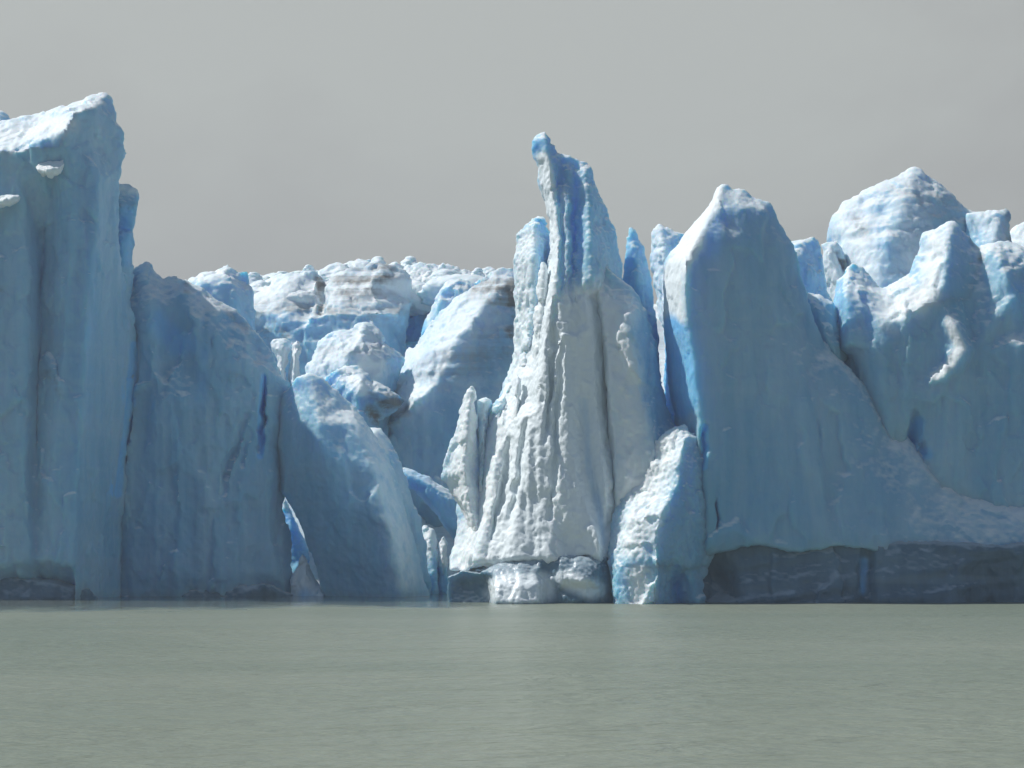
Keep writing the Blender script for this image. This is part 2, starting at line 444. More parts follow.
# ------------------------------------------------------------------ the ice front, left to right
# tall cliff at the left
t = thing('ice_cliff', 60, 157, 'tallest shaded ice cliff, with a snowy sloping top and sharp peak, at the left', 'ice cliff')
sculpt('cliff_face', 158.5,
    [(-170, 140, 0), (-60, 128), (0, 119), (18, 116), (45, 110), (70, 104), (90, 98.5), (104, 95), (108, 97), (113, 113), (121, 130), (126, 150),
     (124, 160), (124, 172), (121, 182), (119, 200, 0), (120, 250, -0.5), (145, 310, -4), (165, 380, -6), (165, 500, -6), (160, 592, -6), (160, 650, -6), (-170, 650, 6), (-170, 400, 5)],
    [[(-170, 165, 4), (-60, 158, 4), (0, 151, 4.6), (20, 150, 4.8), (61, 147, 5.2), (66, 132, 4.9), (74, 113, 4.2), (90, 109, 3.0), (100, 104, 1.5), (106, 98, 0.3)],
     [(90, 140, 3.0), (100, 180, 3.4), (96, 240, 4.4), (88, 330, 4.8), (80, 450, 5.1), (74, 565, 5.4), (74, 650, 5.0)],
     [(70, 190, 4.6), (74, 230, 4.9), (68, 290, 4.9), (64, 360, 4.9), (54, 450, 5.1), (50, 560, 5.5)],
     [(50, 200, 3.2), (42, 250, 2.2), (40, 320, 2.5), (37, 400, 3.2), (36, 480, 4.0), (36, 560, 5.2)],
     [(22, 180, 4.4), (26, 250, 4.7), (27, 320, 5.0), (24, 420, 5.2), (30, 560, 5.8)],
     [(-20, 200, 4.6), (-20, 300, 5.2), (-10, 430, 5.6), (-6, 565, 6.2), (-6, 650, 5.4)],
     [(-100, 300, 4.6), (-100, 560, 5.6)], [(108, 230, 1.8), (110, 300, 1.4), (110, 400, 1.0), (107, 500, 0.9), (103, 580, 0.9), (103, 645, 0.9)], [(128, 300, -2.6), (136, 350, -3.5), (131, 410, -3.5), (125, 480, -3.5), (120, 560, -3.5), (120, 645, -3.5)]],
    parent=t, thick=16, flute=0.55, rough=0.26, k=0.15, soft=0.8, dscale=1.2,
    blue=[([(92, 250), (88, 420)], 10, 0.3), ([(90, 330), (86, 350)], 8, 0.5), ([(40, 230), (36, 330)], 14, 0.35), ([(133, 345), (129, 400), (124, 450), (116, 492)], 9, 1.5)],
    snow=[([(-170, 150), (0, 135), (60, 125)], 26, 1.0)], dirt=[([(48, 378), (60, 395)], 8, 0.7), ([(3, 290)], 6, 0.9)],
    cut=('snow_cap', [(-300, 60), (104, 90), (92, 107), (76, 112), (66, 131), (60, 148), (20, 151), (0, 152), (-300, 168)]))
sculpt('ledge', 152.6, [(33, 166, .2), (42, 161, 0), (55, 160, 0), (64, 159, 0), (66, 165, .4), (62, 174, .5), (52, 180, .3), (38, 174, .5)], [[(40, 170, 1.0), (50, 172, 1.3), (60, 169, 1.1)]],
    parent=t, thick=3, q=1, closed=True, rough=0.2, k=0.15, snow=[([(33, 166), (66, 166)], 40, 1)])
sculpt('ledge', 152.2, [(-40, 205, 0), (-10, 199, 0), (0, 197, 0), (10, 195, 0), (20, 197, 0), (18, 201, .5), (8, 206, .3), (0, 209, .3), (-20, 214, .3)], [[(-20, 207, 1.1), (0, 203, 1.1), (12, 200, .9)]],
    parent=t, thick=3, q=1, closed=True, rough=0.2, k=0.15, snow=[([(-40, 204), (20, 198)], 40, 1)])
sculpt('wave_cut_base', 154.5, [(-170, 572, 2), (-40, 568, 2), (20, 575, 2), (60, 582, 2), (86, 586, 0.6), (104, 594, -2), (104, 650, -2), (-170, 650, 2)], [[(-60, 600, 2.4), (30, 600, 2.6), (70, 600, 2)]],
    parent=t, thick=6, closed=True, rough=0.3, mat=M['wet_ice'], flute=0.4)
tag(sculpt('ice_block', 172, [(-60, 135), (-40, 120), (-20, 112), (0, 110), (5, 111), (11, 118), (17, 132), (20, 180, 1), (-60, 180, 1)], [[(-10, 125, 1.5), (4, 130, 1)]], q=2, thick=8),
    'small blue ice tip showing above the snowy top of the left cliff', 'ice block')
# slim block in the gap behind its right edge
t = thing('ice_pillar', 128, 163, 'slim blue ice pillar with a white top behind the right edge of the tallest cliff', 'ice pillar')
sculpt('pillar', 163, [(108, 195), (118, 184), (128, 183), (136, 191), (139, 197), (138, 215), (135, 245), (133, 262), (136, 268), (135, 280), (132, 300), (130, 420, 1), (104, 420, 1)],
    [[(118, 203, 1.2), (137, 203, 0.8)], [(120, 240, 1.4), (124, 300, 1.6)], [(130, 240, 1.0), (128, 290, 1.2)]], parent=t, thick=5, q=1.5, rough=0.25,
    blue=[([(128, 212), (124, 260)], 14, 0.8)], snow=[([(118, 188), (138, 190)], 12, 1)],
    cut=('snow_cap', [(100, 170), (150, 170), (150, 204), (100, 207)]))

# broad shaded cliff
t = thing('ice_cliff', 200, 166, 'broad shaded blue ice cliff sloping down to the right beside the tallest cliff', 'ice cliff')
sculpt('cliff_face', 166,
    [(70, 380), (100, 320), (122, 284), (130, 279), (137, 272), (146, 264), (150, 266), (155, 272), (163, 277), (170, 275), (178, 276), (184, 281), (195, 286), (208, 290),
     (220, 300), (226, 305), (240, 314), (252, 326), (262, 338), (268, 348), (272, 352), (276, 362), (283, 372), (290, 380), (294, 400), (292, 430), (288, 460), (284, 500),
     (286, 520), (290, 545), (293, 570), (294, 598), (294, 650, 2), (70, 650, 3)],
    [[(124, 310, 2.4), (122, 370, 3.2), (118, 450, 3.6), (112, 560, 4.0), (112, 645, 4.0)], [(146, 275, 1.2), (150, 298, 2.8), (152, 330, 3.4), (158, 400, 3.9), (160, 480, 4.2), (155, 575, 4.6)],
     [(160, 305, 2.2), (172, 340, 2.0), (184, 348, 2.1)], [(185, 292, 1.8), (195, 320, 2.9), (198, 350, 3.2), (204, 400, 3.6), (205, 480, 4.0), (200, 575, 4.2)],
     [(215, 310, 2.0), (228, 350, 2.8), (238, 410, 3.2), (240, 490, 3.4), (240, 575, 3.6)], [(262, 370, 1.8), (272, 430, 2.0), (270, 500, 2.4), (275, 575, 2.4)]],
    parent=t, thick=14, flute=0.35, rough=0.30, k=0.15, soft=1.5,
    cracks=[([(133, 352), (131, 380), (127, 402)], 5, 2.4), ([(127, 402), (125, 440), (118, 470), (115, 490)], 4, 2.5), ([(265, 376), (263, 410), (260, 450)], 3.2, 1.4),
            ([(248, 415), (236, 445), (226, 470), (222, 495)], 3.0, 0.8)],
    blue=[([(133, 352), (131, 400)], 8, 1.3), ([(127, 405), (124, 450), (115, 492)], 6, 1.5), ([(265, 376), (260, 455)], 6, 1.2), ([(160, 320), (180, 345)], 22, 0.8), ([(203, 350), (200, 400)], 14, 0.5)],
    dirt=[([(184, 284), (187, 292)], 7, 1.2), ([(214, 297), (222, 303)], 8, 1.2), ([(235, 378)], 9, 0.5), ([(228, 308), (260, 340)], 8, 0.5)])
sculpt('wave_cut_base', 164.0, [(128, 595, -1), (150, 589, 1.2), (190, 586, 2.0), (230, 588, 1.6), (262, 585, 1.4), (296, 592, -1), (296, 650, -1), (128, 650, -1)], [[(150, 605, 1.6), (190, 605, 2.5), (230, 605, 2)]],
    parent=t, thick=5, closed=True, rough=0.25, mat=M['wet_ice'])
# white shards on its shoulder
t = thing('ice_shard', 290, 178, 'small white upright ice shards standing behind the low right end of the broad cliff', 'ice shard')
sculpt('shard', 178, [(268, 344), (274, 339), (285, 338), (290, 343), (289, 360), (288, 380), (290, 420, 1), (276, 430, 1), (277, 362)], [[(282, 350, 1.4), (284, 400, 1.4)]], parent=t, thick=2.5, q=1.2, rough=0.22, snow=[([(270, 340), (286, 370)], 30, 1)])
sculpt('shard', 177.5, [(291, 344), (296, 336), (302, 337), (304, 348), (300, 360), (302, 385), (304, 430, 1), (286, 440, 1), (288, 380)], [[(296, 350, 1.4), (293, 410, 1.4)]], parent=t, thick=2.5, q=1.2, rough=0.22, snow=[([(296, 340), (293, 375)], 14, 1), ([(290, 425), (290, 440)], 8, 1)])

# leaning arch-like block
t = thing('ice_buttress', 350, 164, 'shaded blue ice buttress leaning over a small cave, left of the white tower', 'ice buttress')
sculpt('buttress', 164,
    [(255, 500, -5), (240, 440, -5), (255, 400, -4), (276, 386, -2), (296, 376), (308, 373), (322, 378), (338, 390), (352, 405), (362, 418), (370, 428), (378, 440), (388, 455), (398, 480), (408, 510),
     (416, 540), (422, 565), (428, 592), (429, 650, 1), (329, 650, 1), (327, 598), (319, 575), (311, 555), (303, 535), (294, 512), (283, 500, -0.5)],
    [[(312, 390, 1.0), (318, 420, 2.6), (322, 455, 3.4), (335, 500, 3.2), (352, 560, 2.6), (356, 610, 1.6)], [(275, 440, -1.4), (280, 475, -1.0)], [(290, 420, 0.6), (294, 460, 1.4), (312, 510, 1.7), (328, 560, 1.4)],
     [(356, 425, 2.0), (376, 470, 3.6), (390, 520, 4.4), (400, 570, 4.6), (402, 640, 3.6)], [(402, 510, 1.8), (412, 560, 2.0)]],
    parent=t, thick=9, rough=0.24, chip=0.10, facet=0.15, k=0.15, soft=2, flute=0.2, blue=[([(325, 450), (340, 520)], 45, 0.35), ([(284, 498), (290, 520)], 10, 0.8)], snow=[([(372, 440), (398, 530), (404, 580)], 24, 0.5)])  # snow band paints the brightened crest light into the colour
sculpt('fin', 167.5, [(362, 440), (366, 431), (372, 427), (380, 429), (391, 442), (402, 462), (410, 488), (419, 515), (428, 545), (433, 590), (433, 650, 1), (396, 650, 1), (392, 540), (378, 470)],
    [[(374, 428, 0.8), (388, 460, 1.4), (402, 510, 1.8), (412, 570, 2)]], parent=t, thick=3, rough=0.2, snow=[([(372, 425), (380, 450)], 14, 0.9), ([(400, 480), (420, 560)], 20, 0.3)])
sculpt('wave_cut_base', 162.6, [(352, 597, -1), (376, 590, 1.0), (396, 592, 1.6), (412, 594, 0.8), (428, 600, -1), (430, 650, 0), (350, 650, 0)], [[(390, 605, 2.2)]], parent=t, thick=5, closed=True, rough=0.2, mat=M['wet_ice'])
tag(sculpt('ice_spike', 180.8, [(280, 500), (286, 497), (293, 512), (300, 530), (309, 552), (318, 575), (322, 615, 0.6), (284, 615, 0.6), (284, 560), (280, 530)], [[(290, 530, 1.0), (298, 560, 1.2), (300, 612, 1.4)]], q=1, thick=2.2, rough=0.15, chip=0.1, facet=0.1, snow=[([(285, 500), (292, 518)], 7, 1)], blue=[([(290, 525), (300, 560), (300, 605)], 26, 0.85)]),
    'thin pale blue ice spike standing inside the small cave under the leaning buttress', 'ice spike')
tag(sculpt('ice_block', 165, [(302, 549), (307, 560), (313, 572), (320, 584), (326, 600), (326, 640, 0.5), (290, 640, 0.5), (289, 580), (295, 566)], [[(303, 575, 0.9), (304, 615, 1.2)]], q=1, thick=2.5, rough=0.15, snow=[([(302, 550), (304, 585)], 26, 1.5)], blue=[([(305, 598), (305, 610)], 20, 0.7)]),  # white tint stands in for the light inside the cave
    'small white pointed ice lump at the waterline inside the cave', 'ice block')
t = thing('ice_slab', 435, 174, 'translucent blue ice slab bridging between the leaning buttress and the white tower', 'ice slab')
sculpt('slab', 174, [(398, 466), (412, 470), (430, 476), (448, 488), (464, 498), (466, 520), (458, 548), (448, 534), (440, 522), (432, 512), (424, 502), (416, 492), (398, 486)], [[(410, 477, 1), (430, 486, 1.2), (450, 499, 1.2)], [(424, 496, 1.2), (440, 512, 1.3), (456, 530, 1.0)]],
    parent=t, thick=4, q=1.3, closed=True, rough=0.18, chip=0.1, facet=0.1, blue=[([(415, 484), (440, 510), (458, 530)], 26, 0.6)])
t = thing('ice_block', 436, 173, 'cluster of pale cyan ice lumps at the waterline under the blue slab', 'ice block')
sculpt('lump', 173, [(424, 522), (428, 527), (434, 527), (439, 536), (438, 600), (438, 640, 1), (418, 640, 1), (420, 540)], [[(430, 545, 1), (430, 610, 1.6)]], parent=t, q=1.2, thick=3, rough=0.2, snow=[([(430, 525), (430, 552)], 18, 1)], blue=[([(430, 585), (430, 610)], 22, 0.6)])  # white tint stands in for the translucent glow
sculpt('lump', 172.5, [(438, 540), (441, 534), (446, 533), (450, 541), (449, 556), (452, 600), (452, 640, 1), (432, 640, 1), (434, 560)], [[(443, 550, 1), (444, 610, 1.6)]], parent=t, q=1.2, thick=3, rough=0.2, snow=[([(444, 535), (444, 556)], 14, 1)], blue=[([(442, 590), (442, 610)], 22, 0.6)])  # white again painted in place of the glow

# the white tower
t = thing('ice_tower', 560, 150, 'tall jagged sunlit white ice tower with a hooked pinnacle, in the centre', 'ice tower')
sculpt('pinnacle', 150,
    [(545, 131), (550, 138), (556, 146), (558, 152), (565, 154), (570, 155), (575, 159), (580, 161), (587, 160), (592, 166), (594, 180), (596, 192), (605, 213), (616, 233),
     (622, 260), (622, 300), (622, 350), (622, 420), (622, 500, 4), (622, 545, 6), (622, 556, 6), (600, 565, 7), (583, 556, 7), (568, 559, 7), (548, 567, 7), (530, 561, 7), (514, 564, 6), (500, 571, 6), (484, 565, 5), (466, 571, 4), (452, 570, 4), (452, 560, 3), (456, 548, 2), (460, 520, 1), (457, 505), (462, 482), (472, 450), (484, 420), (498, 400),
     (510, 382), (520, 365), (530, 335), (537, 300), (543, 280), (547, 262), (550, 250), (549, 225), (546, 208), (542, 196), (537, 182), (536, 166), (531, 158), (530, 150), (531, 142), (538, 137)],
    [[(546, 140, 0.8), (548, 160, 1.3), (550, 190, 1.7), (554, 212, 2.4), (556, 240, 3.2), (555, 270, 4.0), (551, 300, 4.4), (545, 330, 4.6), (541, 370, 4.8), (536, 410, 5.0), (528, 450, 5.3), (518, 500, 5.8), (514, 558, 7.2)],
     [(566, 175, 1.0), (568, 210, 2.1), (569, 250, 3.3), (568, 290, 4.3)], [(577, 175, 0.8), (579, 210, 1.8), (579, 250, 3.0), (578, 290, 4.2)],
     [(586, 172, 1.2), (589, 200, 2.2), (590, 240, 3.3), (592, 280, 4.1)],
     [(562, 325, 4.7), (566, 380, 5.2), (568, 420, 5.6), (573, 460, 6.2), (585, 500, 6.9), (597, 535, 7.4), (600, 554, 7.6)],
     [(580, 375, 4.6), (585, 430, 4.6), (594, 480, 5.0), (603, 530, 6.0), (608, 552, 6.6)],
     [(592, 330, 4.6), (597, 400, 5.3), (601, 450, 6.0), (605, 500, 6.6)],
     [(500, 430, 2.6), (492, 480, 4.0), (484, 530, 5.2), (478, 560, 5.8)], [(505, 480, 4.2), (500, 540, 5.6), (498, 560, 6.2)],
     [(545, 500, 6.4), (545, 556, 7.8)]],
    parent=t, thick=10, taper=0.45, q=1.5, rough=0.28, k=0.2, soft=0.7, grain=0.05, flute=0.6, facet=0.2, scallop=0.15, chip=0.14,
    cracks=[([(510, 440), (500, 500), (492, 540)], 4, 0.9), ([(556, 300), (552, 380), (545, 440)], 3.5, 0.9), ([(562, 340), (557, 430), (550, 520)], 4, 0.7), ([(526, 420), (518, 480), (508, 530)], 4, 0.7), ([(575, 200), (573, 250), (571, 310)], 3, 0.6), ([(560, 180), (562, 240), (561, 300)], 2.5, 0.5)],
    blue=[([(577, 180), (580, 265)], 9, 0.6), ([(568, 190), (570, 300)], 14, 0.25), ([(583, 400), (592, 470), (604, 540)], 8, 0.45), ([(482, 420), (478, 460)], 8, 0.5)],
    snow=[([(545, 350), (530, 450), (520, 560)], 75, 1.6), ([(580, 320), (585, 560)], 60, 1.5), ([(465, 560), (490, 480)], 40, 1.0), ([(562, 190), (562, 320)], 10, 0.6), ([(543, 160), (549, 230), (551, 270), (544, 330)], 15, 1.4)], lump=0.9)  # snow on the apron; the left sliver's sunlight is painted white too
sculpt('shoulder_spire', 151.5,
    [(524, 222), (532, 218), (543, 216), (547, 222), (554, 236), (556, 280), (552, 320), (546, 400, 1), (534, 480, 2), (470, 500, 2), (480, 460), (490, 430), (500, 398), (504, 384), (512, 366), (517, 345), (515, 320), (513, 290), (512, 262), (515, 245), (518, 232)],
    [[(534, 226, 1.0), (535, 260, 2.2), (535, 300, 2.6), (528, 350, 3.0), (520, 400, 3.6), (508, 450, 4.2), (500, 490, 4.6)], [(545, 240, 0.3), (545, 300, 0.5)], [(538, 350, 2.0), (530, 430, 3.0)]],
    parent=t, thick=7, rough=0.22, k=0.15, soft=0.8, q=1.5, flute=0.35, grain=0.08, scallop=0.1, closed=True, blue=[([(542, 240), (542, 310)], 8, 0.5), ([(532, 330), (528, 420)], 6, 0.3)], snow=[([(524, 240), (518, 400)], 30, 0.9)])
sculpt('buttress', 147.4,
    [(587, 247), (589, 252), (600, 262), (616, 275), (632, 290), (646, 312), (656, 345), (662, 380), (671, 412), (686, 440), (692, 480), (696, 650, 2), (614, 650, 3), (610, 560, 2), (608, 500), (607, 450), (606, 400), (603, 345), (598, 312), (592, 287), (588, 262)],
    [[(590, 258, 0.6), (596, 290, 1.2), (602, 320, 1.8), (607, 350, 2.3), (611, 400, 2.8), (613, 450, 3.2), (616, 500, 3.6), (622, 560, 4.2), (625, 640, 4)], [(628, 310, 1.9), (640, 380, 3.2), (650, 440, 3.9), (660, 540, 4.2), (660, 640, 4)]],
    parent=t, thick=7, rough=0.26, k=0.15, soft=0.8, flute=0.15, grain=0.05, snow=[([(597, 290), (606, 360), (610, 460), (614, 560)], 14, 1.0), ([(610, 310), (628, 420), (635, 540)], 40, 1.0)], blue=[([(640, 300), (662, 400)], 14, 0.4)])  # white tint paints the soft light on the left part
sculpt('fin', 152.5, [(622, 300), (627, 258), (628, 240), (630, 226), (635, 230), (642, 245), (648, 262), (651, 280), (655, 310), (658, 345), (660, 400, 1), (680, 480, 1), (618, 480, 1)],
    [[(633, 245, 0.6), (638, 280, 1.4), (642, 330, 2), (645, 420, 2.4)]], parent=t, thick=4, q=1.6, rough=0.2, k=0.15, blue=[([(645, 290), (658, 370)], 18, 0.6)])
for Ysp, pl, rl in (
    (147.6, [(543, 262), (547, 270), (546, 300), (543, 340), (541, 390), (538, 430), (531, 440), (530, 390), (535, 330), (540, 285)], [[(544, 275, 0.6), (541, 330, 1.1), (538, 390, 1.2), (534, 435, .5)]]),
    (146.9, [(517, 372), (522, 380), (521, 430), (516, 480), (511, 520), (503, 520), (505, 470), (510, 420)], [[(518, 385, 0.6), (515, 440, 1.2), (509, 500, 1.2)]]),
    (145.6, [(566, 392), (570, 400), (573, 440), (576, 480), (570, 500), (562, 480), (562, 430)], [[(567, 405, 0.5), (569, 450, 0.9)]]),
    (148.5, [(472, 384), (475, 392), (475, 410), (478, 440), (486, 480), (500, 560, 1), (474, 560, 1), (462, 515), (450, 492), (441, 478), (447, 455), (455, 430), (461, 408), (467, 390)], [[(471, 395, 0.6), (468, 430, 1.2), (465, 470, 1.8), (470, 510, 2.4), (482, 550, 2.6)], [(456, 460, 0.8)]]),
    (149.0, [(480, 402), (487, 398), (492, 400), (490, 420), (492, 460), (506, 560, 1), (480, 560, 1), (470, 490), (476, 420)], [[(484, 408, 0.7), (482, 440, 1.4), (481, 490, 2)]]),
    (149.0, [(490, 408), (496, 399), (505, 394), (510, 384), (516, 390), (514, 430), (516, 560, 1), (492, 560, 1), (487, 450)], [[(500, 404, 0.8), (498, 440, 1.7), (494, 500, 2.6)]])):
    sculpt('small_spire' if pl[0][0] < 505 else 'rib', Ysp, pl, rl, parent=t, thick=3.5, q=1.3, rough=0.2, k=0.15, soft=0.6, flute=0.3, scallop=0.1, closed=True, snow=[([(470, 390), (460, 470), (468, 535)], 40, 1.0), ([(545, 280), (510, 500)], 40, 1.2), ([(568, 400), (570, 490)], 30, 1.2)], blue=[([(482, 420), (478, 470)], 5, 0.5)])
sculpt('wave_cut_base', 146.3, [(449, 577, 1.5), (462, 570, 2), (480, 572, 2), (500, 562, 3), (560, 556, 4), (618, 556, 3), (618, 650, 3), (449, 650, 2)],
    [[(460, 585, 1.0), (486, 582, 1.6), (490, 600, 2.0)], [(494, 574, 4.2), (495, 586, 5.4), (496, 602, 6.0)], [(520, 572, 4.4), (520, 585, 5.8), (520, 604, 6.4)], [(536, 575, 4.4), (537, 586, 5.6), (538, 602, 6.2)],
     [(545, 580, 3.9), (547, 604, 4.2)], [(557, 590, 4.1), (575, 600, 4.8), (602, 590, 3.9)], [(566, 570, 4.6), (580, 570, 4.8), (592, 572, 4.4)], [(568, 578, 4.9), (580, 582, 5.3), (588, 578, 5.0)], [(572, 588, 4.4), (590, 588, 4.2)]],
    parent=t, thick=6, q=1.2, k=0.15, soft=0.7, closed=True, rough=0.14, scallop=0.0, facet=0.15, chip=0.12, mat=M['wet_ice'], snow=[([(502, 590), (540, 590)], 26, 1.4), ([(566, 580), (594, 590)], 18, 1.2)])  # white tint paints the sunlit shelf patches

# block standing before the tower's right foot
t = thing('ice_block', 660, 144, 'rough sunlit ice block with shaded right side, at right foot of white tower', 'ice block')
sculpt('block', 144,
    [(684, 424), (690, 430), (697, 425), (702, 417), (705, 425), (704, 440), (708, 470), (714, 500), (718, 520), (717, 545), (710, 566), (702, 580, 0.5), (702, 650, 0.5), (612, 650, 3), (612, 572, 3), (608, 560, 1.5), (609, 540), (613, 515), (622, 495),
     (628, 488), (634, 484), (640, 470), (648, 452), (655, 440), (665, 432), (675, 427)],
    [[(682, 436, 1.2), (678, 460, 2.4), (680, 480, 2.8), (672, 495, 3.2), (660, 515, 3.8), (656, 535, 4.2), (656, 562, 4.6), (656, 600, 4.2)], [(634, 520, 2.8), (626, 560, 3.6), (628, 582, 3.7), (628, 610, 3.9)], [(696, 470, 1.6), (698, 520, 2.0), (695, 560, 2.0)],
     [(674, 560, 3.0), (676, 585, 0.6), (680, 620, 0.4)], [(690, 570, 2.2), (694, 600, 1.8)]],
    parent=t, thick=7, q=1.5, rough=0.3, k=0.22, soft=0.8, grain=0.08, scallop=0.15, facet=0.4, snow=[([(670, 440), (650, 480), (632, 540)], 36, 1.0), ([(700, 420)], 10, 1), ([(640, 575), (640, 600)], 26, 0.9)],
    blue=[([(676, 570), (680, 605)], 14, 0.8), ([(694, 450), (696, 520)], 8, 0.4)], cut=('wave_cut_base', [(600, 566), (725, 566), (725, 700), (600, 700)]))

# the smooth shaded tower
t = thing('ice_tower', 760, 148, 'smooth shaded blue ice tower with one thin sunlit left edge, right of the white tower', 'ice tower')
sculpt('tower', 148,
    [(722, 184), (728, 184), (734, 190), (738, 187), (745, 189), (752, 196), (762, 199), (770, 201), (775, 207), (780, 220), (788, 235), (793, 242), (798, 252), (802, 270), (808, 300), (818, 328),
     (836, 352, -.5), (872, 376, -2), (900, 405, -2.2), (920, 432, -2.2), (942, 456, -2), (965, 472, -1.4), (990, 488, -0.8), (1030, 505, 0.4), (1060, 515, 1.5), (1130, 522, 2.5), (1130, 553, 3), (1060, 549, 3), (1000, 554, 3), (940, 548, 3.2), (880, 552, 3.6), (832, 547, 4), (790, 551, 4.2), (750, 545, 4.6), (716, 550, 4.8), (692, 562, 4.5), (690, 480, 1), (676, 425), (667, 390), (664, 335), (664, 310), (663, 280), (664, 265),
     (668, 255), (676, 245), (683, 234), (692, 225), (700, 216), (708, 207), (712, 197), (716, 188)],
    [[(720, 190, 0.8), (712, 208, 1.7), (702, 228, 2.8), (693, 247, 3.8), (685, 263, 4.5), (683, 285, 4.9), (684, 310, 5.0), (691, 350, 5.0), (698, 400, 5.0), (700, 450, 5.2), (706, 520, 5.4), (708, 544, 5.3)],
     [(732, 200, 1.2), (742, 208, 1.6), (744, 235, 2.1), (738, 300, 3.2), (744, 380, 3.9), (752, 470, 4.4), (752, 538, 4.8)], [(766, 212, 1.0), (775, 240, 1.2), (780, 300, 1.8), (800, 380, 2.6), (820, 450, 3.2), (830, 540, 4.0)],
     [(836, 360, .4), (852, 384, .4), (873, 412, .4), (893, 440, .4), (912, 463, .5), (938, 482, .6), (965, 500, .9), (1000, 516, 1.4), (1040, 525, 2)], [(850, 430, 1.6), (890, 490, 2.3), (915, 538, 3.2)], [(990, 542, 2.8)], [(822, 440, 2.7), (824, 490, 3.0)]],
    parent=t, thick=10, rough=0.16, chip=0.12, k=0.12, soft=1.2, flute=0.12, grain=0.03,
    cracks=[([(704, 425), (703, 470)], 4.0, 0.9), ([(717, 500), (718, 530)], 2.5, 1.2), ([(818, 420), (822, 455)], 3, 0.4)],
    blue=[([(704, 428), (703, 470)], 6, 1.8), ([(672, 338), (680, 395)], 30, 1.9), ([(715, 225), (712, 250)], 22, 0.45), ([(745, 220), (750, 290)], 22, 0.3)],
    snow=[([(714, 194), (692, 238), (674, 270), (674, 322)], 20, 1.4)])  # white tint paints sunlight on the left facet
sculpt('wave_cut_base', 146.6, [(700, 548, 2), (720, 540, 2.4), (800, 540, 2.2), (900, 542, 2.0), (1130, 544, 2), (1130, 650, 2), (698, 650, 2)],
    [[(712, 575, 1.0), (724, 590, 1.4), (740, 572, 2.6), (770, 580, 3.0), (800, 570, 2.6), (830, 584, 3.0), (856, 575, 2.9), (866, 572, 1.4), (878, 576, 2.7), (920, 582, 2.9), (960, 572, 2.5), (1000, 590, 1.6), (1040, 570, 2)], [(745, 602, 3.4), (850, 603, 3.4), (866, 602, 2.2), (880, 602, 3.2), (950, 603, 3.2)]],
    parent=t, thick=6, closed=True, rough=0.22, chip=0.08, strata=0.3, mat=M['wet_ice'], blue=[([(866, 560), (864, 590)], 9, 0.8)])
tag(sculpt('ice_spire', 156, [(652, 233), (655, 226), (660, 224), (666, 227), (674, 229), (684, 231), (696, 236), (700, 300), (700, 430, 1), (666, 430, 1), (664, 340), (658, 310), (655, 290), (652, 275), (649, 262), (649, 254), (653, 246)],
    [[(660, 232, 0.8), (662, 250, 1.6), (664, 290, 2.2), (670, 330, 2.6), (674, 400, 2.6)]], thick=6, q=1.5, rough=0.28, snow=[([(655, 230), (662, 320)], 24, 0.8)], blue=[([(672, 350), (676, 400)], 24, 0.9)]),
    'slender white ice spire with a knobbly top in the gap between the two tall towers', 'ice spire')
tag(sculpt('ice_slab', 157, [(782, 246), (795, 241), (804, 240), (811, 234), (815, 236), (819, 245), (823, 265), (828, 285), (833, 300), (836, 360, 1), (782, 360, 1)], [[(808, 244, 0.8), (812, 275, 1.4), (815, 320, 1.8)], [(795, 260, 1.8), (795, 320, 2.6)]], thick=6, q=1.6, rough=0.2),
    'shaded blue ice slab with a tiny white tip just right of the smooth tower', 'ice slab')
tag(sculpt('ice_pillar', 150.5, [(801, 298), (806, 291), (815, 292), (825, 296), (836, 300), (841, 312), (848, 330), (853, 345), (851, 358), (846, 366), (848, 420, 1), (800, 420, 1), (800, 330)], [[(808, 300, 1.2), (820, 320, 2.2), (832, 345, 2.6), (838, 360, 1.8)], [(825, 305, 1.4), (842, 340, 1.4)]],
    thick=6, q=1.6, rough=0.24, k=0.8, soft=2.5, snow=[([(804, 294), (818, 294)], 10, 0.9)]),
    'rounded grey blue ice pillar leaning on the right slope of the smooth tower', 'ice pillar')

